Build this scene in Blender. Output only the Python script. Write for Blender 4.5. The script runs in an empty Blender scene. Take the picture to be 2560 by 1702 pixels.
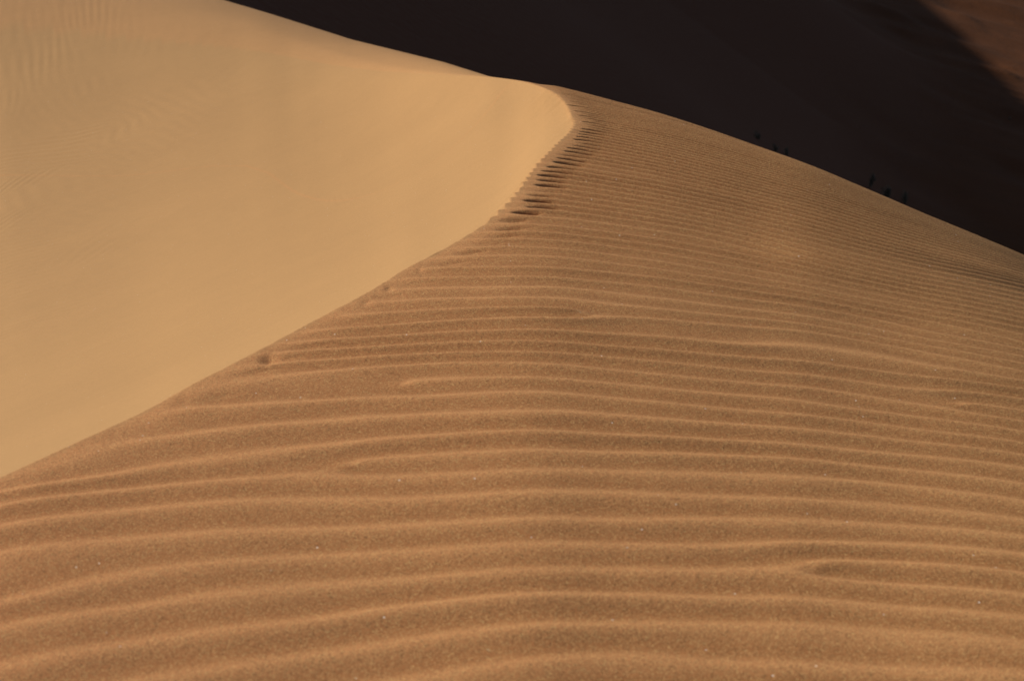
import bpy, math, random
import numpy as np

rad = math.radians
C = bpy.context.scene.collection
FPX = 4978.0                      # focal length in pixels of the 2560-wide picture (70 mm lens)
PITCH = rad(20.0)
SUN_EL = rad(31.5)
SUN_AZ = rad(-70.0)               # from +Y towards -X: sun on the left, a little ahead
FLOOR = -36.0
rng = np.random.default_rng(7)

# ------------------------------------------------------------------ helpers
def ray(x, y):
    """plan azimuth and downward tangent of the sight line"""
    cx = (np.asarray(x, float) - 1280) / FPX
    cy = -(np.asarray(y, float) - 851) / FPX
    dy = np.cos(PITCH) + cy * np.sin(PITCH)
    dz = -np.sin(PITCH) + cy * np.cos(PITCH)
    return np.arctan2(cx, dy), -dz / np.hypot(cx, dy)

def sstep(a, b, x):
    t = np.clip((x - a) / (b - a), 0, 1)
    return t * t * (3 - 2 * t)

def table_noise(n=256, seed=1):
    return np.random.default_rng(seed).standard_normal((n, n)).astype(np.float32)
_T = [table_noise(256, s) for s in range(6)]
def noise2(x, y, k=0):
    """smooth value noise, unit lattice"""
    t = _T[k]
    xi = np.floor(x).astype(np.int64); yi = np.floor(y).astype(np.int64)
    fx = x - xi; fy = y - yi
    fx = fx * fx * fx * (fx * (fx * 6 - 15) + 10); fy = fy * fy * fy * (fy * (fy * 6 - 15) + 10)
    a = t[xi & 255, yi & 255]; b = t[(xi + 1) & 255, yi & 255]
    c = t[xi & 255, (yi + 1) & 255]; d = t[(xi + 1) & 255, (yi + 1) & 255]
    return (a * (1 - fx) + b * fx) * (1 - fy) + (c * (1 - fx) + d * fx) * fy

def grid_mesh(name, P, mat, attrs=None):
    """P: (n, m, 3) array of points -> one smooth quad sheet"""
    n, m = P.shape[:2]
    me = bpy.data.meshes.new(name)
    me.vertices.add(n * m)
    me.vertices.foreach_set('co', P.reshape(-1).astype(np.float32))
    idx = np.arange(n * m, dtype=np.int32).reshape(n, m)
    q = np.stack([idx[:-1, :-1], idx[:-1, 1:], idx[1:, 1:], idx[1:, :-1]], -1).reshape(-1, 4)
    me.loops.add(q.size)
    me.loops.foreach_set('vertex_index', q.reshape(-1))
    me.polygons.add(len(q))
    me.polygons.foreach_set('loop_start', np.arange(0, q.size, 4, dtype=np.int32))
    try:
        me.polygons.foreach_set('loop_total', np.full(len(q), 4, dtype=np.int32))
    except Exception:
        pass
    me.polygons.foreach_set('use_smooth', np.ones(len(q), dtype=bool))
    me.update(calc_edges=True)
    for k, v in (attrs or {}).items():
        a = me.attributes.new(k, 'FLOAT', 'POINT')
        a.data.foreach_set('value', v.reshape(-1).astype(np.float32))
    me.materials.append(mat)
    o = bpy.data.objects.new(name, me)
    C.objects.link(o)
    return o

def struct(o, label):
    o['kind'] = 'structure'; o['label'] = label; o['category'] = 'terrain'
    return o

# ------------------------------------------------------------------ the dune: sheet in polar plan coordinates
# skyline of the dune (where the sand rolls over out of sight)
SKY = [(-900, -300), (-400, -210), (0, -140), (300, -68), (557, 0), (672, 34), (881, 100), (996, 128), (1110, 156),
       (1225, 192), (1301, 202), (1330, 207), (1384, 218), (1447, 233.6), (1580, 269), (1660, 291), (1800, 337),
       (1900, 373), (2020, 415), (2160, 474), (2300, 533), (2430, 585), (2560, 640), (3000, 840), (3600, 1120)]
# the windward surface alone: its own roll-over, smooth where the slip face hides it
SKYB = [(-900, 20), (-400, 38), (0, 58), (500, 98), (900, 143), (1110, 173), (1225, 190.5), (1301, 202)] + [p for p in SKY if p[0] > 1320]
sa, sT = ray([p[0] for p in SKYB], [p[1] for p in SKYB])
oa, oT = ray([p[0] for p in SKY], [p[1] for p in SKY])
fine_a = np.linspace(-0.36, 0.46, 3000)
Tf = np.interp(fine_a, sa, sT)
ker = np.exp(-0.5 * (np.arange(-90, 91) / 28.0) ** 2); ker /= ker.sum()
Tf = np.convolve(np.pad(Tf, 90, mode='edge'), ker, 'valid')
ker = np.exp(-0.5 * (np.arange(-12, 13) / 4.0) ** 2); ker /= ker.sum()
Of = np.convolve(np.pad(np.interp(fine_a, oa, oT), 12, mode='edge'), ker, 'valid')   # skyline as seen, slip side included
RS = [(-900, 24), (0, 18), (500, 15.2), (900, 13.4), (1250, 12), (1650, 11.1), (2160, 9.9), (2560, 8.95), (3600, 7.2)]
ra, _ = ray([p[0] for p in RS], [700] * len(RS))
rv = np.array([p[1] for p in RS], float)
Rf = np.interp(fine_a, ra, rv)
ker2 = np.exp(-0.5 * (np.arange(-400, 401) / 130.0) ** 2); ker2 /= ker2.sum()
Rf = np.convolve(np.pad(Rf, 400, mode='edge'), ker2, 'valid')
T_BOT = ray(1280, 1702)[1]
R0 = 3.02
Kf = (T_BOT - Tf) * R0 / (Rf - R0) ** 2
Kf = np.convolve(np.pad(Kf, 400, mode='edge'), ker2, 'valid')

def params(az):
    return (np.interp(az, fine_a, Tf), np.interp(az, fine_a, Rf), np.interp(az, fine_a, Kf))

MAXS = math.tan(rad(35.5))
def base_z(az, r):
    T, rs, k = params(az)
    d = r - rs
    # behind the skyline the surface keeps steepening until the angle of repose, then runs straight
    dl = np.maximum((MAXS - T) / (2 * k), 0.5)
    dc = np.minimum(d, dl)
    z = -r * T - k * dc * dc - np.maximum(d - dl, 0) * 2 * k * dl
    return z

def r_of(az, T):
    Ts, rs, k = params(az)
    D = np.maximum(T - Ts, 0); b = 2 * k * rs + D
    return (b - np.sqrt(np.maximum(b * b - 4 * k * k * rs * rs, 0))) / (2 * k)

def ground(px, py):
    a, T = ray(px, py)
    r = r_of(a, T)
    return r * np.sin(a), r * np.cos(a)

# crest line: picture point, rounding of the brink (m), height of the lip (m)
CREST = [(-900, 1610, 0, 0), (-600, 1470, .01, 0), (-400, 1378, .01, 0), (-200, 1286, .01, 0), (0, 1193, .01, 0), (203, 1100, .01, 0), (360, 1028, .008, 0), (500, 951, .006, .002),
         (603, 898, .004, .002), (699, 848, .002, .002), (798, 794.6, 0, .002), (886, 748.7, 0, .002), (948, 714, 0, .002),
         (1020, 668, 0, .003), (1089, 634, 0, .004), (1150, 599.5, 0, .006), (1184, 579, 0, .010), (1216, 560, 0, .018),
         (1239, 543, 0, .040), (1258, 525.5, 0, .075), (1276, 507.6, 0, .085), (1297, 482, 0, .030), (1306, 469, 0, .034),
         (1318, 446, 0, .046), (1346, 407, 0, .056), (1367, 387, 0, .058), (1389, 369, 0, .060), (1409, 350, 0, .064),
         (1424.6, 332, 0, .088), (1432, 321, 0, .088), (1434, 309, 0, .088), (1431, 298, 0, .088), (1426, 288, 0, .088), (1419, 271, 0, .088),
         (1409, 256.5, 0, .088), (1398, 245, 0, .06), (1384, 235, 0, .06), (1368, 225.5, 0, .03), (1349, 216, 0, .003),
         (1325, 208, 0, 0), (1301, 202.5, 0, 0), (1262, 196.5, 0, 0), (1225, 193, .0, 0), (1170, 189, .04, 0), (1110, 185.5, .08, 0),
         (1030, 180, .14, 0), (958, 173.6, .25, 0), (881, 163, .4, 0), (805, 149, .6, 0), (729, 131, .9, 0),
         (600, 104, 1.3, 0), (300, 70, 1.6, 0), (0, 40, 1.6, 0), (-400, 0, 1.6, 0), (-900, -60, 1.6, 0)]
cx_, cy_ = ground([c[0] for c in CREST], [c[1] for c in CREST])
cP = np.stack([cx_, cy_, [c[2] for c in CREST], [c[3] for c in CREST]], 1)
# Catmull-Rom resample of the crest
def catmull(P, n=4):
    out = []
    for i in range(len(P) - 1):
        p0 = P[max(i - 1, 0)]; p1 = P[i]; p2 = P[i + 1]; p3 = P[min(i + 2, len(P) - 1)]
        for t in np.arange(n) / n:
            out.append(0.5 * ((2 * p1) + (-p0 + p2) * t + (2 * p0 - 5 * p1 + 4 * p2 - p3) * t * t + (-p0 + 3 * p1 - 3 * p2 + p3) * t ** 3))
    out.append(P[-1])
    return np.array(out)
crest = catmull(cP, 3)

# far brink of the slip face left of the saddle: own distance, roll-over behind it
lowb = catmull(np.array([ray(c[0], c[1]) for c in CREST], float), 12)
inose = int(np.argmax(lowb[:, 0])); NOSE = float(lowb[inose, 0])
LA, LT = lowb[:inose + 1, 0], lowb[:inose + 1, 1]
UA, UT = lowb[inose:, 0][::-1], lowb[inose:, 1][::-1]
ua, _ = ray([-900, -400, 0, 300, 600, 729, 805, 881, 958, 1030, 1110, 1170, 1225, 1262, 1301, 1340], [190] * 16)
uR = np.array([30, 27, 23.6, 21.8, 19.8, 18.7, 17.9, 17.0, 16.05, 15.05, 13.95, 13.15, 12.45, 12.15, 11.75, 11.12])
uK = np.array([.010] * 9 + [.010, .010, .011, .012, .013, .013, .013])
uW = np.array([3.5, 3.5, 3.5, 3.2, 2.4, 1.7, 1.2, .8, .5, .3, .12, .03, 0, 0, 0, 0])
A_SAD = float(ua[-1])
rq = float(r_of(A_SAD, np.interp(A_SAD, UA, UT)))
uR = uR + (rq - uR[-1]) * np.interp(np.arange(16), [0, 15], [.2, 1])
_af = np.linspace(ua[0], NOSE, 1200)
_rb = r_of(_af, np.maximum(np.interp(_af, UA, UT), params(_af)[0] + 1e-9))
_q = np.where(_af < A_SAD, np.interp(_af, ua, uR), _rb)
def _sm(q, sig):
    n_ = sig * 4; k = np.exp(-0.5 * (np.arange(-n_, n_ + 1) / sig) ** 2); k /= k.sum()
    q = np.concatenate([np.full(n_, q[0]), q, q[-1] + (q[-1] - q[-2]) * np.arange(1, n_ + 1)])
    return np.convolve(q, k, 'valid')
_tn = sstep(A_SAD - .004, A_SAD, _af)           # keep the turn of the brink itself exact
uR = _sm(_q, 9) * (1 - _tn) + _q * _tn
uK = _sm(np.interp(_af, ua, uK), 30); uW = np.maximum(_sm(np.interp(_af, ua, uW), 30), 0)
uK = uK * (1 - _tn) + params(_af)[2] * _tn
uT = np.interp(_af, fine_a, Of) * (1 - _tn) + params(_af)[0] * _tn
ua = _af
_l = np.interp(_af, LA, LT); _u = np.interp(_af, UA, UT); _t2 = sstep(NOSE - .012, NOSE - .003, _af)
LTs = _sm(_l, 13) * (1 - _t2) + _l * _t2
UTs = _sm(_u, 9) * (1 - _tn) + _u * _tn

def slip_T(A, R):
    """downward tangent of the slip face and of everything behind it; inside flag"""
    A = np.minimum(A, NOSE)
    T1 = np.where(A > NOSE - .003, np.interp(A, LA, LT), np.interp(A, ua, LTs)); r1 = r_of(A, T1)
    T2 = np.where(A > A_SAD, np.interp(A, UA, UT), np.interp(A, ua, UTs))
    Ts = np.interp(A, ua, uT)
    left = A < A_SAD
    r2 = np.where(A > A_SAD, r_of(A, np.maximum(T2, params(A)[0] + 1e-9)), np.interp(A, ua, uR))
    r2 = np.maximum(r2, r1 + 1e-4)
    near = sstep(-.14, .03, A)
    b = .80 * (1 - near) + .50 * near
    t = (R - r1) / (r2 - r1)
    tc = np.clip(t, 0, 1)
    T = T1 + (T2 - T1) * tc * (b + (1 - b) * tc)
    # behind the far brink (left of the saddle)
    k2 = np.interp(A, ua, uK); ex = np.maximum(T2 - Ts, 0) + 1e-7
    # slope of T at r2 from the far side is continuous in width, skyline at rs2
    dl = np.sqrt(ex * r2 / k2); rs2 = r2 + dl
    d = R - rs2
    lim = np.maximum((MAXS - Ts) / (2 * k2), .5)
    dc = np.minimum(d, lim)
    Tb = Ts + (k2 * dc * dc + np.maximum(d - lim, 0) * 2 * k2 * lim) / R
    T = np.where(left & (R > r2), Tb, T)
    # soft brink further left: cubic blend across a window
    w = np.where(left, np.interp(A, ua, uW), 0); w = np.minimum(w, (r2 - r1) * .45)
    ra_, rb_ = r2 - w, r2 + w
    ta = (ra_ - r1) / (r2 - r1)
    va = T1 + (T2 - T1) * ta * (b + (1 - b) * ta); sa_ = (T2 - T1) / (r2 - r1) * (b + 2 * (1 - b) * ta)
    db = rb_ - rs2
    vb = Ts + k2 * db * db / rb_; sb_ = k2 * (2 * db / rb_ - db * db / rb_ ** 2)
    win = (w > .02) & (R > ra_) & (R < rb_)
    ww = np.maximum(rb_ - ra_, 1e-3); u = np.clip((R - ra_) / ww, 0, 1)
    H = va * (2 * u ** 3 - 3 * u * u + 1) + sa_ * ww * (u ** 3 - 2 * u * u + u) + vb * (3 * u * u - 2 * u ** 3) + sb_ * ww * (u ** 3 - u * u)
    T = np.where(win, H, T)
    inside = (R > r1) & ((R < r2) | left)
    return T, inside, r1, r2

def crest_fields(X, Y):
    """exact distance, soft distance, signed side, rounding and lip height at the nearest crest point, arclength"""
    sh = X.shape; x = X.ravel(); y = Y.ravel()
    best = np.full(x.shape, 1e9); acc = np.zeros(x.shape)
    rnd = np.zeros(x.shape); lip = np.zeros(x.shape); inside = np.zeros(x.shape, bool); arc = np.zeros(x.shape)
    L0 = 0.0
    for i in range(len(crest) - 1):
        ax, ay, aw, al = crest[i]; bx, by, bw, bl = crest[i + 1]
        L = math.hypot(bx - ax, by - ay)
        if L < 1e-6: continue
        ux, uy = (bx - ax) / L, (by - ay) / L
        px = x - ax; py = y - ay
        s = px * ux + py * uy
        h2 = np.maximum((px * uy - py * ux) ** 2, 1e-8)
        s2 = L - s
        acc += (s2 / np.sqrt(h2 + s2 * s2) + s / np.sqrt(h2 + s * s)) / h2
        t = np.clip(s / L, 0, 1)
        d2 = (px - t * L * ux) ** 2 + (py - t * L * uy) ** 2
        m = d2 < best
        best[m] = d2[m]
        rnd[m] = (aw + (bw - aw) * t)[m]; lip[m] = (al + (bl - al) * t)[m]; arc[m] = (L0 + t * L)[m]
        L0 += L
    # even-odd test against the polygon closed far away on the left
    poly = np.concatenate([crest[:, :2], [[-90, crest[-1, 1]], [-90, crest[0, 1] - 3]]])
    for i in range(len(poly)):
        x1, y1 = poly[i]; x2, y2 = poly[(i + 1) % len(poly)]
        if y1 == y2: continue
        c = ((y1 > y) != (y2 > y)) & (x < (x2 - x1) * (y - y1) / (y2 - y1) + x1)
        inside ^= c
    d = np.sqrt(best); ds = np.sqrt(2.0 / np.maximum(acc, 1e-9))
    w = np.exp(-(d / 0.35) ** 2)
    dd = d * w + ds * (1 - w)
    return [v.reshape(sh) for v in (d, dd, inside, rnd, lip, arc)]

# ------------------------------------------------------------------ ripple phase: crest numbers read along columns of the photograph
COLS = {
1225: {0:1681,1:1591,2:1511,3:1444,5:1384,6:1317,7:1250,8:1187,9:1136,10:1087,11:1040,12:997},
1250: {13:961,14:924,16:892,17:866,18:837,19:807,20:776,21:750,22:724,23:697,24:671,25:646,26:624,27:602,28:582,29:563},
1500: {29:586,30:564,31:547.5,32:533,33:519,34:505,35:493,36:480,37:468,38:458,39:446},
1600: {0:1654,1:1567,2:1504,3:1444,5:1381,6:1310,7:1245,8:1189,9:1138,10:1097,11:1049},
1650: {12:1012,13:981,14:945.5,16:915,17:886,18:851,19:804,21:776,22:749,23:722,24:698,25:677,26:657,27:638,28:620,29:599,30:580,31:563},
2160: {0:1663,1:1582,2:1529,3:1464,4:1410,5:1361,6:1310,7:1270,8:1221,9:1174,10:1134,11:1093.5,12:1060,13:1025,14:995,16:960,17:924,18:887,19:860,21:835,22:813,23:793,24:776,25:761,26:744,27:730,28:716},
2300: {24:799,25:787,26:774,27:762,28:747,29:736,30:722,31:711,32:701,33:689,34:678,35:666,36:654,37:646,38:636,39:628,40:620,41:611,42:603},
2560: {0:1685,1:1620,2:1556,3:1500,4:1444,5:1390,6:1354,7:1310,8:1259,9:1212,10:1178,11:1145,12:1111,13:1087,14:1055,15:1026,16:1000,17:977,18:955,19:933,21:914,22:896,23:880,24:865,25:849,26:829,27:812,28:799,29:786,30:773.5,31:759,32:748,33:735,34:722,35:710},
0: {2:1685,3:1570,5:1477,6:1394.5,7:1326,8:1265.5,10:1206},
500: {2:1595,3:1497,5:1415,6:1345,7:1282,8:1222,10:1160,11:1093,12:1020,14:977},
1000: {1:1622,2:1529,3:1448,5:1388,6:1328,7:1255,8:1192,9:1149,10:1095,11:1043,12:997,14:923,16:885}}
# forks where a ripple starts (+1: exists to the right) or stops (-1: exists to the left)
DIS = [(2030, 1425, 1), (1457, 785, -1), (2390, 1010, 1), (1000, 962, 1), (870, 1165, 1)]
DISG = [(*[float(v) for v in ground(a, b)], s) for a, b, s in DIS]
def vort(x, y):
    v = np.zeros_like(x)
    for gx, gy, s in DISG:
        if s > 0: v = v + np.arctan2(y - gy, x - gx) / (2 * np.pi)
        else: v = v + np.arctan2(y - gy, -(x - gx)) / (2 * np.pi)
    return v
# the label 20 line stops at the second fork; right of it the numbers already skip one
gx, gy, gf, gw = [], [], [], []
def addp(x, y, f, w): gx.append(float(x)); gy.append(float(y)); gf.append(float(f)); gw.append(w)
for px, d in COLS.items():
    for n, py in d.items():
        X, Y = ground(px, py); addp(X, Y, n, 1.0)
LAM = 0.100
for px in (1250, 1500, 1650, 2160, 2300, 2560):
    if px == 1250: n0, y0 = 29, 563
    elif px == 1650: n0, y0 = 31, 563
    elif px == 2160: n0, y0 = 28, 716
    else:
        n0 = max(COLS[px]); y0 = COLS[px][n0]
    a, T = ray(px, y0); r0 = float(r_of(a, T))
    for dr in np.arange(.3, 7, .3):
        rr = r0 + dr
        ry = math.hypot(dr, float(base_z(a, rr) - base_z(a, r0)))
        addp(rr * math.sin(a), rr * math.cos(a), n0 + ry / LAM, .25)
gx, gy, gf, gw = map(np.array, (gx, gy, gf, gw))
def basis(x, y):
    u = x / 3.0; v = (y - 6) / 4.0
    return np.stack([u ** i * v ** j for i in range(5) for j in range(5) if i + j <= 5], -1)
A = basis(gx, gy) * gw[:, None]
reg = 1e-2 * np.eye(A.shape[1])
PC = np.linalg.lstsq(np.vstack([A, reg]), np.concatenate([(gf - vort(gx, gy)) * gw, np.zeros(len(reg))]), rcond=None)[0]
res = gf - vort(gx, gy) - basis(gx, gy) @ PC
print('ripple fit rms', float(np.std(res[gw == 1])))
mm = gw == 1
rx, ry_, rr_ = gx[mm], gy[mm], res[mm]
def phase(x, y):
    xc = np.clip(x, -3.2, 4.2); yc = np.clip(y, 1.5, 15)
    p = basis(xc, yc) @ PC + (y - yc) / LAM + (x - xc) * 1.2
    # local corrections so that single ripples run where they run in the photograph
    num = np.zeros_like(x); den = np.full_like(x, 0.25)
    for i in range(len(rx)):
        w = np.exp(-(((x - rx[i]) / 0.33) ** 2 + ((y - ry_[i]) / 0.11) ** 2))
        num += w * rr_[i]; den += w
    return p + num / den + vort(x, y)

# ------------------------------------------------------------------ sample the sheet
HOL = 0.84
def build_dune():
    inner = np.arange(-0.300, 0.3001, 0.00062)
    left = -0.300 - np.cumsum(np.geomspace(0.001, 0.05, 24))[::-1]
    right = 0.300 + np.cumsum(np.geomspace(0.001, 0.05, 24))
    az = np.concatenate([left, inner, right])
    rr = np.concatenate([np.geomspace(0.5, 2.6, 40)[:-1], np.arange(2.6, 6.4, 0.0065), np.arange(6.4, 12.6, 0.0055),
                         np.arange(12.6, 18.6, 0.012), 18.6 + np.cumsum(np.geomspace(0.02, 6, 60))])
    n, m = len(rr), len(az)
    Z = np.zeros((n, m)); PX = np.zeros((n, m)); PY = np.zeros((n, m))
    mask = np.zeros((n, m)); ph = np.zeros((n, m))
    step = 100
    for i in range(0, n, step):
        R_, A_ = np.meshgrid(rr[i:i + step], az, indexing='ij')
        X = R_ * np.sin(A_); Y = R_ * np.cos(A_)
        z = base_z(A_, R_)
        d, dd, inside, rnd, lip, arc = crest_fields(X, Y)
        F = phase(X, Y) + (.075 * noise2(X * 1.7, Y * 5.5, 1) + .035 * noise2(X * 5, Y * 9, 0)) * (1 - .75 * sstep(4.5, 7.5, R_))
        p2 = 2 * np.pi * F
        # --- brink is serrated by the ripples that run into it
        ser = (sstep(.006, .03, lip) * 0.011 + .002) * np.clip(1 + .5 * noise2(F * .8 + 1.3, F * 0 + 2.5, 4), .2, 1.8)
        tooth = (F - np.floor(F))
        tooth = np.where(tooth < .8, tooth / .8, (1 - tooth) / .2)
        Aq = A_ + ser * (tooth - .5) * np.exp(-(d / 0.10) ** 2) / R_
        TS, inside, r1, r2 = slip_T(Aq, R_)
        inside = inside & (Aq < NOSE)
        back = inside & (R_ > r2)
        sd = np.where(inside, d, -d)
        out = ~inside
        di = np.maximum(sd, 0)
        z = np.where(inside, -R_ * TS, z)
        # --- windward side
        dw = np.maximum(-sd, 0)
        amp = 0.0050 * (0.55 + 0.45 * sstep(2.6, 4.5, R_) + .55 * sstep(5.5, 8, R_)) * (1 - .55 * sstep(.15, .25, A_) * sstep(5.5, 7.5, R_)) * (1 + .30 * (1 - .6 * sstep(5, 8, R_)) * noise2(X * 1.1 + 9, Y * 4.6, 1))
        amp = amp * (1 - (1 - sstep(A_SAD, A_SAD + .012, A_)) * sstep(9.8, 10.4, R_))
        amp = amp * sstep(-.02, .16, dw) * (1 - .75 * sstep(11.5, 16, R_))
        prof = np.cos(p2) + (.12 + .22 * sstep(3.6, 6, R_)) * np.cos(2 * p2 + 0.12) + (.12 * sstep(3.8, 6, R_)) * np.cos(3 * p2 + .2)
        fr = F - np.floor(F); fz = sstep(4.6, 8.2, R_); dark = sstep(.06, .44, fr) * (1 - sstep(0, 1, (fr - (.54 + .22 * fz)) / (.42 - .20 * fz)))  # dark climbs the near faces with distance: painted shade contrast
        # hollows: inside every trough the brink steps down into a small scoop that runs out again
        wobble = 1.0 + .3 * noise2(F * .9 + 3.3, F * 0 + 1.5, 2) + .75 * noise2(np.round(F + .5) * 1.7 + .37, F * 0 + .5, 3)
        dep = lip * HOL * np.clip(wobble, .0, 1.7)
        tr = (0.5 - 0.5 * np.cos(p2 - 0.2)) ** 1.2            # 1 in the trough
        sharp = sstep(.30, .80, tr)
        d1 = 0.036 + .05 * (1 - tr)
        dw2 = dw + .02 * noise2(np.round(F + .5) * 2.3 + .11, F * 0 + 1.5, 1)
        scoop = sstep(0, 1, (dw2 - d1) / 0.056) * (1 - sstep(0, 1, (dw2 - d1 - .058) / .045))
        z = z - dep * sharp * scoop * out
        brow = .007 * sstep(0, .05, lip)
        z = z + np.where(out, brow * (1 - sstep(0.03, .17, dw)), brow * np.exp(-di / .12))
        for gx_, gy_, s_ in DISG:
            prof = prof * (1 - np.exp(-((X - gx_) ** 2 + (Y - gy_) ** 2) / .024 ** 2))
        z = z + prof * amp * (sd < 0)
        # small kinks and dents beside the brink
        z = z + 0.0012 * noise2(X * 9, Y * 9, 4) * np.exp(-dw / .25) * out
        # gentle unevenness
        z = z + 0.0018 * noise2(X * .9 + 4, Y * .55, 5) * (out) * sstep(0, .4, dw) * (1 - sstep(.15, .24, A_))
        # --- cross ripples on the far wall of the bowl
        far = inside * sstep(9.0, 14, R_) * (1 - sstep(-.21, -.06, A_)) * (1 - sstep(23, 30, R_))
        if far.max() > 0:
            wx = X + .2 * noise2(X * .55, Y * .4, 1) + .05 * noise2(X * 1.9, Y * 1.4, 5); wy = Y + .3 * noise2(X * .5 + 7, Y * .35, 2) + .06 * noise2(X * 1.7 + 3, Y * 1.5, 4)
            g = sstep(-.5, .5, noise2(X * 1.1 + 2, Y * .9 + 3, 0))
            c1 = np.cos(2 * np.pi * (wx * 4.2 + wy * 7.0)); c2 = np.cos(2 * np.pi * (wx * -6.5 + wy * 4.0))
            pm = np.clip(.95 + .5 * noise2(X * .6 + 1, Y * .4 + 8, 3), .15, 1.4)
            c3 = np.cos(2 * np.pi * (wx * 6.2 + wy * 3.6)); g3 = sstep(-.2, .7, noise2(X * .9 + 8, Y * .8 + 1, 2))
            z = z + far * pm * 0.0014 * ((g * c1 * 1.3 + (1 - g) * c2) * (1 - g3) + g3 * c3)
        Z[i:i + step] = z; PX[i:i + step] = X; PY[i:i + step] = Y
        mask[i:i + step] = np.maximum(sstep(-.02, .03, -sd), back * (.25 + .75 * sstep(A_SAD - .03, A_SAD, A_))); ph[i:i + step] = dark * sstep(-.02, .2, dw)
    # little craters next to the brink where lumps slid off
    for (qx, qy, rx0, dep) in [(672, 898, .019, .008), (972, 722, .012, .0045), (915, 757, .013, .004), (1050, 676, .009, .003), (455, 1008, .02, .002)]:
        gx0, gy0 = ground(qx, qy)
        g = np.exp(-(((PX - gx0) / rx0) ** 2 + ((PY - gy0) / (rx0 * 2.2)) ** 2))
        Z -= dep * g
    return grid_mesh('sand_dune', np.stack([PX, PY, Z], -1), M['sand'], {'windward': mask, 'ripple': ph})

# ------------------------------------------------------------------ materials
M = {}
def nodes(name):
    m = bpy.data.materials.new(name); m.use_nodes = True
    nt = m.node_tree; nt.nodes.clear()
    out = nt.nodes.new('ShaderNodeOutputMaterial'); b = nt.nodes.new('ShaderNodeBsdfPrincipled')
    nt.links.new(b.outputs[0], out.inputs[0])
    return m, nt, b
def N(nt, t, **kw):
    n = nt.nodes.new(t)
    for k, v in kw.items():
        if k.startswith('i_'): n.inputs[k[2:].replace('_', ' ')].default_value = v
        else: setattr(n, k, v)
    return n
def mixc(nt, fac, a, b, blend='MIX'):
    n = nt.nodes.new('ShaderNodeMix'); n.data_type = 'RGBA'; n.blend_type = blend
    for s, v in ((0, fac), (6, a), (7, b)):
        if hasattr(v, 'is_output'): nt.links.new(v, n.inputs[s])
        else: n.inputs[s].default_value = v
    return n.outputs[2]
def mathn(nt, op, a, b=None, c=None, clamp=False):
    n = nt.nodes.new('ShaderNodeMath'); n.operation = op; n.use_clamp = clamp
    for i, v in enumerate((a, b, c)):
        if v is None: continue
        if hasattr(v, 'is_output'): nt.links.new(v, n.inputs[i])
        else: n.inputs[i].default_value = v
    return n.outputs[0]

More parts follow.
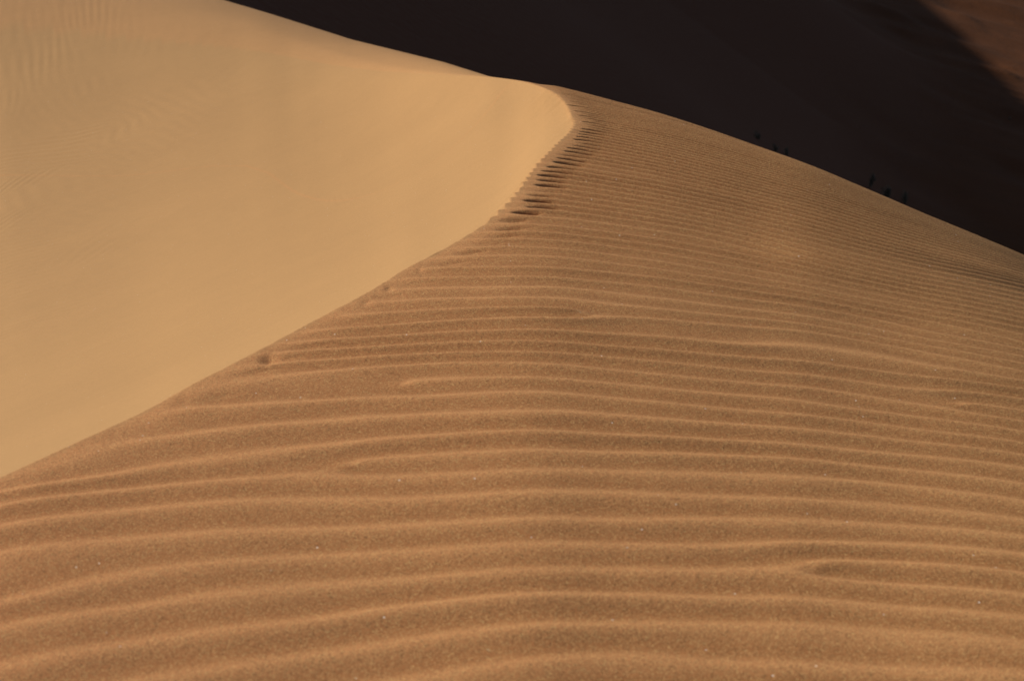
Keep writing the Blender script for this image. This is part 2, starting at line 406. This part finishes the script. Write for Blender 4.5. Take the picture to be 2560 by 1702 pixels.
def sand_material():
    m, nt, b = nodes('sand')
    tc = N(nt, 'ShaderNodeTexCoord').outputs['Object']
    wind = N(nt, 'ShaderNodeAttribute', attribute_name='windward').outputs['Fac']
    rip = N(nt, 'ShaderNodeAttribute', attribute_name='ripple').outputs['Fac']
    def noise(scale, detail=2, rough=.6):
        n = N(nt, 'ShaderNodeTexNoise'); n.inputs['Scale'].default_value = scale
        n.inputs['Detail'].default_value = detail; n.inputs['Roughness'].default_value = rough
        nt.links.new(tc, n.inputs['Vector']); return n.outputs['Fac']
    fine = noise(420, 3, .75); mid = noise(90, 3, .6); big = noise(.7, 2, .5); patch = noise(6, 3, .6)
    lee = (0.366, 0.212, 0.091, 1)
    sx = N(nt, 'ShaderNodeSeparateXYZ'); nt.links.new(tc, sx.inputs[0])
    # reddish sand on one side of the windward face, duller and browner on the other
    side = mathn(nt, 'MULTIPLY_ADD', sx.outputs[0], 0.30, mathn(nt, 'MULTIPLY_ADD', big, 0.5, 0.05), clamp=True)
    wnd = mixc(nt, side, (0.475, 0.218, 0.088, 1), (0.385, 0.206, 0.086, 1))
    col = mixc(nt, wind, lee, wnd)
    # coarse dark trough grains, plus shade painted up the near ripple faces
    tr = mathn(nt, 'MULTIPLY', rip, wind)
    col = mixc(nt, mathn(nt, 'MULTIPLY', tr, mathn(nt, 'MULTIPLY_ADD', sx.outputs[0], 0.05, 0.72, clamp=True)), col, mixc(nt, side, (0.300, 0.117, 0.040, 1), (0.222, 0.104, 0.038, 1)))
    # single grains: dark, reddish and pale
    vor = N(nt, 'ShaderNodeTexVoronoi'); vor.inputs['Scale'].default_value = 520
    nt.links.new(tc, vor.inputs['Vector'])
    sep = N(nt, 'ShaderNodeSeparateColor'); nt.links.new(vor.outputs['Color'], sep.inputs[0])
    gdark = mathn(nt, 'GREATER_THAN', sep.outputs[0], 0.80)
    gpale = mathn(nt, 'GREATER_THAN', sep.outputs[1], 0.86)
    gr = mathn(nt, 'MULTIPLY_ADD', wind, 0.42, 0.14)
    col = mixc(nt, mathn(nt, 'MULTIPLY', gdark, gr), col, (0.09, 0.052, 0.022, 1))
    col = mixc(nt, mathn(nt, 'MULTIPLY', gpale, gr), col, (0.62, 0.42, 0.18, 1))
    v = mathn(nt, 'MULTIPLY_ADD', mid, 0.34, 0.83)
    v = mathn(nt, 'MULTIPLY', v, mathn(nt, 'MULTIPLY_ADD', big, 0.14, 0.93))
    v = mathn(nt, 'MULTIPLY', v, mathn(nt, 'MULTIPLY_ADD', patch, 0.08, 0.96))
    hsv = N(nt, 'ShaderNodeHueSaturation'); nt.links.new(col, hsv.inputs['Color']); nt.links.new(v, hsv.inputs['Value'])
    # rare white quartz grains, their sparkle painted in as white
    vq = N(nt, 'ShaderNodeTexVoronoi'); vq.inputs['Scale'].default_value = 26
    nt.links.new(tc, vq.inputs['Vector'])
    sq = N(nt, 'ShaderNodeSeparateColor'); nt.links.new(vq.outputs['Color'], sq.inputs[0])
    q = mathn(nt, 'MULTIPLY', mathn(nt, 'LESS_THAN', vq.outputs['Distance'], 0.045), mathn(nt, 'GREATER_THAN', sq.outputs[0], 0.72))
    col = mixc(nt, q, hsv.outputs[0], (0.88, 0.86, 0.80, 1))
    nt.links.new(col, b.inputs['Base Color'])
    b.inputs['Roughness'].default_value = 0.95
    b.inputs['Specular IOR Level'].default_value = 0.15
    b.inputs['Diffuse Roughness'].default_value = 0.6
    hsum = mathn(nt, 'ADD', mathn(nt, 'MULTIPLY', fine, 0.0011), mathn(nt, 'MULTIPLY', mid, 0.0016))
    hsum = mathn(nt, 'MULTIPLY', hsum, mathn(nt, 'MULTIPLY_ADD', wind, 0.75, 0.25))
    bp = N(nt, 'ShaderNodeBump'); bp.inputs['Strength'].default_value = 1.0; bp.inputs['Distance'].default_value = 1.0
    nt.links.new(hsum, bp.inputs['Height']); nt.links.new(bp.outputs[0], b.inputs['Normal'])
    return m
M['sand'] = sand_material()

def valley_material():
    m, nt, b = nodes('shade_dark_ground')  # floor and flank colours darkened to deepen the valley's shade
    tc = N(nt, 'ShaderNodeTexCoord').outputs['Object']
    n1 = N(nt, 'ShaderNodeTexNoise'); n1.inputs['Scale'].default_value = .25; n1.inputs['Detail'].default_value = 5
    n2 = N(nt, 'ShaderNodeTexNoise'); n2.inputs['Scale'].default_value = 2.2; n2.inputs['Detail'].default_value = 6
    for n in (n1, n2): nt.links.new(tc, n.inputs['Vector'])
    f = mathn(nt, 'ADD', mathn(nt, 'MULTIPLY', n1.outputs['Fac'], .6), mathn(nt, 'MULTIPLY', n2.outputs['Fac'], .4))
    r = N(nt, 'ShaderNodeValToRGB')
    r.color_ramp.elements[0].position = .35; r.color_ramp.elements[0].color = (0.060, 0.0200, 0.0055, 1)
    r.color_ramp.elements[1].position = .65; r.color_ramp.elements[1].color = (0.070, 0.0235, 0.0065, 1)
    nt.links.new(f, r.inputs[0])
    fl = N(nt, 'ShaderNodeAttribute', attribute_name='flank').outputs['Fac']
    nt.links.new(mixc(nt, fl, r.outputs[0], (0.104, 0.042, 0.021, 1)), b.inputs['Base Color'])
    b.inputs['Roughness'].default_value = .95; b.inputs['Specular IOR Level'].default_value = .1
    bp = N(nt, 'ShaderNodeBump'); bp.inputs['Strength'].default_value = .25; bp.inputs['Distance'].default_value = .3
    nt.links.new(n2.outputs['Fac'], bp.inputs['Height']); nt.links.new(bp.outputs[0], b.inputs['Normal'])
    return m
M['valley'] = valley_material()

def plain(name, col, var=.5, scale=8):
    m, nt, b = nodes(name)
    tc = N(nt, 'ShaderNodeTexCoord').outputs['Object']
    n1 = N(nt, 'ShaderNodeTexNoise'); n1.inputs['Scale'].default_value = scale; n1.inputs['Detail'].default_value = 3
    nt.links.new(tc, n1.inputs['Vector'])
    c = mixc(nt, n1.outputs['Fac'], (*[v * (1 - var) for v in col], 1), (*[v * (1 + var) for v in col], 1))
    nt.links.new(c, b.inputs['Base Color']); b.inputs['Roughness'].default_value = .85
    return m
M['leaf'] = plain('desert_leaf', (0.120, 0.096, 0.062))
M['wood'] = plain('dry_wood', (0.05, 0.04, 0.03))

build = build_dune()
struct(build, 'tall sand dune with a sharp curving brink, a smooth slip face and wind ripples')

# ------------------------------------------------------------------ valley and the ridge that shades it
def valley_z(x, y, full=False):
    x = np.asarray(x, float); y = np.asarray(y, float)
    floor = FLOOR + 0.5 * noise2(x / 28 + 5, y / 34 + 2, 0) + .25 * noise2(x / 7, y / 8, 1)
    # falls away gently to the right, then rises again far off
    floor = floor - .26 * np.clip(x - 18, 0, 70) * sstep(18, 34, x) + .0009 * np.maximum(x - 110, 0) ** 1.6
    yy = np.clip(y, 18, 420)
    xr = -0.176 * yy - 4.0
    hr = np.interp(yy, [18, 60, 145, 192, 300, 420], [-9, -6, 2.8, 13.6, 25, 27])
    hr = hr - 0.75 * np.maximum(18 - y, 0) - .3 * np.maximum(y - 420, 0)
    dxr = x - xr
    right = hr - math.tan(rad(35.5)) * np.maximum(dxr, 0) + .4 * noise2(y / 30, x * 0 + 3, 2)
    lft = hr + 0.34 * dxr
    ridge = np.where(dxr > 0, right, lft)
    # smooth union with the floor
    k = 2.2
    h = np.clip(.5 + .5 * (ridge - floor) / k, 0, 1)
    z = floor * (1 - h) + ridge * h + k * h * (1 - h)
    # broken ground on the sunlit side
    br = sstep(30, 44, x) * sstep(120, 150, y)
    lump = np.maximum(noise2(x / 4.2 + 11, y / 6.5 + 4, 3), 0) ** 2 * .10 + np.maximum(noise2(x / 1.7, y / 2.6, 4), 0) * .05
    z = z + br * lump
    return (z, h) if full else z

def build_valley():
    xs = np.concatenate([-60 - np.cumsum(np.geomspace(3, 220, 26))[::-1], np.arange(-60, 90, .6), 90 + np.cumsum(np.geomspace(1, 260, 36))])
    ys = np.concatenate([-400 + np.cumsum(np.geomspace(120, 4, 14)) - 60, np.arange(18, 300, .7), 300 + np.cumsum(np.geomspace(1, 260, 36))])
    ys = np.sort(ys)
    X, Y = np.meshgrid(xs, ys, indexing='xy')
    Z, h = valley_z(X, Y, True)
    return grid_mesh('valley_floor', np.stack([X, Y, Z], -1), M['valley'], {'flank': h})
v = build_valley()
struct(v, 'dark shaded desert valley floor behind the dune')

# ------------------------------------------------------------------ shrubs in the shaded valley
def mesh_obj(name, vs, fs, mat, parent=None):
    me = bpy.data.meshes.new(name); me.from_pydata(vs, [], fs); me.update()
    me.materials.append(mat)
    o = bpy.data.objects.new(name, me); C.objects.link(o)
    if parent: o.parent = parent
    return o

def tube(vs, fs, pts, r0, r1, n=5):
    base = len(vs)
    for i, p in enumerate(pts):
        t = i / (len(pts) - 1); r = r0 + (r1 - r0) * t
        for k in range(n):
            a = 2 * math.pi * k / n
            vs.append((p[0] + r * math.cos(a), p[1] + r * math.sin(a), p[2] + r * .3 * math.sin(a)))
    for i in range(len(pts) - 1):
        for k in range(n):
            fs.append((base + i * n + k, base + i * n + (k + 1) % n, base + (i + 1) * n + (k + 1) % n, base + (i + 1) * n + k))

def shrub(px, py, w, h, label, seed, leaves=1100, lean=0.0):
    """stands where the sight line through the photographed foot meets the valley; w, h in metres"""
    R = random.Random(seed)
    a, T = ray(px, py); a = float(a); T = float(T)
    t = 25.0
    while t < 400:
        if -t * T < float(valley_z(np.array([t * math.sin(a)]), np.array([t * math.cos(a)]))[0]): break
        t += .2
    x, y = t * math.sin(a), t * math.cos(a)
    z = float(valley_z(np.array([x]), np.array([y]))[0])
    e = bpy.data.objects.new('desert_shrub', None); C.objects.link(e)
    e.location = (x, y, z - .03)
    e['label'] = label; e['category'] = 'shrub'; e['group'] = 'dark shrubs in the shaded valley'
    print('shrub at', round(x, 1), round(y, 1), round(z, 1))
    vs, fs = [], []; tips = []
    for i in range(R.randint(7, 10)):
        ang = R.uniform(0, 2 * math.pi); sp = R.uniform(.1, .5) * w; hh = h * R.uniform(.55, 1)
        pts = [(0, 0, 0)]
        for j in range(1, 6):
            q = j / 5
            pts.append((math.cos(ang) * sp * q ** 1.3 + lean * h * q + R.uniform(-.03, .03) * w, math.sin(ang) * sp * q ** 1.3 + R.uniform(-.03, .03) * w, hh * q))
        tube(vs, fs, pts, .03 * h, .008 * h)
        tips += pts[2:]
    mesh_obj('stems', vs, fs, M['wood'], e)
    vs, fs = [], []
    for i in range(leaves):
        c = R.choice(tips); s = .055 * h * R.uniform(.6, 1.3)
        g = lambda k: R.gauss(0, k)
        cx, cy, cz = c[0] + g(.09 * w), c[1] + g(.09 * w), max(c[2] + g(.07 * h), .03)
        u = (g(1), g(1), g(1)); l = math.sqrt(sum(q * q for q in u)) + 1e-6; u = [q / l * s for q in u]
        vv = (g(1), g(1), g(1)); l = math.sqrt(sum(q * q for q in vv)) + 1e-6; vv = [q / l * s * .5 for q in vv]
        b = len(vs)
        vs += [(cx - u[0], cy - u[1], cz - u[2]), (cx + vv[0], cy + vv[1], cz + vv[2]), (cx + u[0], cy + u[1], cz + u[2]), (cx - vv[0], cy - vv[1], cz - vv[2])]
        fs.append((b, b + 1, b + 2, b + 3))
    mesh_obj('foliage', vs, fs, M['leaf'], e)
    return e

SHR = [(1897, 350, 24, 20, 'faint dark shrub farthest up the shaded slope, leftmost behind the dune edge', 1, 0),
       (1938, 380, 22, 19, 'low dark shrub just right of the leftmost shrub behind the dune edge', 2, 0),
       (1968, 390, 18, 18, 'small dark shrub third from the left along the dune edge', 3, 0),
       (2172, 470, 20, 36, 'tall thin leaning shrub poking up above the dune edge', 4, .25),
       (2216, 500, 34, 34, 'bushy dark shrub between the tall thin one and the rightmost one', 5, 0),
       (2262, 510, 28, 30, 'rounded dark shrub rightmost along the dune edge', 6, 0),
       (2524, 300, 12, 9, 'tiny dark shrub alone high on the right below the sunlit slope', 7, 0)]
for px, py, wpx, hpx, lab, sd, ln in SHR:
    a, T = ray(px, py)
    # distance first, then true size
    t = 25.0
    while t < 400 and -t * float(T) > float(valley_z(np.array([t * math.sin(float(a))]), np.array([t * math.cos(float(a))]))[0]): t += .5
    s = t / FPX
    shrub(px, py, wpx * s, hpx * s * 1.15, lab, sd, 900 if sd < 7 else 250, ln)

# ------------------------------------------------------------------ light, sky, camera
w = bpy.data.worlds.new('World'); bpy.context.scene.world = w; w.use_nodes = True
nt = w.node_tree; bg = nt.nodes['Background']
sky = nt.nodes.new('ShaderNodeTexSky'); sky.sky_type = 'NISHITA'; sky.sun_disc = False
sky.sun_elevation = SUN_EL; sky.sun_rotation = SUN_AZ % (2 * math.pi)
sky.dust_density = 2.0
nt.links.new(sky.outputs[0], bg.inputs[0]); bg.inputs[1].default_value = 0.05

ld = bpy.data.lights.new('sun', 'SUN'); ld.energy = 5.0; ld.angle = rad(0.5); ld.color = (1.0, 0.90, 0.74)
lo = bpy.data.objects.new('sun', ld); C.objects.link(lo)
d = (math.sin(SUN_AZ) * math.cos(SUN_EL), math.cos(SUN_AZ) * math.cos(SUN_EL), math.sin(SUN_EL))
from mathutils import Vector
lo.rotation_euler = Vector(d).to_track_quat('Z', 'Y').to_euler()
lo.location = (-30, 10, 30)

cd = bpy.data.cameras.new('camera'); co = bpy.data.objects.new('camera', cd); C.objects.link(co)
cd.sensor_width = 36; cd.lens = 36 * FPX / 2560
co.location = (0, 0, 0); co.rotation_euler = (math.pi / 2 - PITCH, 0, 0)
cd.clip_start = .05; cd.clip_end = 5000
cd.dof.use_dof = True; cd.dof.focus_distance = 7.6; cd.dof.aperture_fstop = 7.5
bpy.context.scene.camera = co
vs_ = bpy.context.scene.view_settings
vs_.view_transform = 'Standard'; vs_.look = 'None'; vs_.exposure = 0.42; vs_.gamma = 1
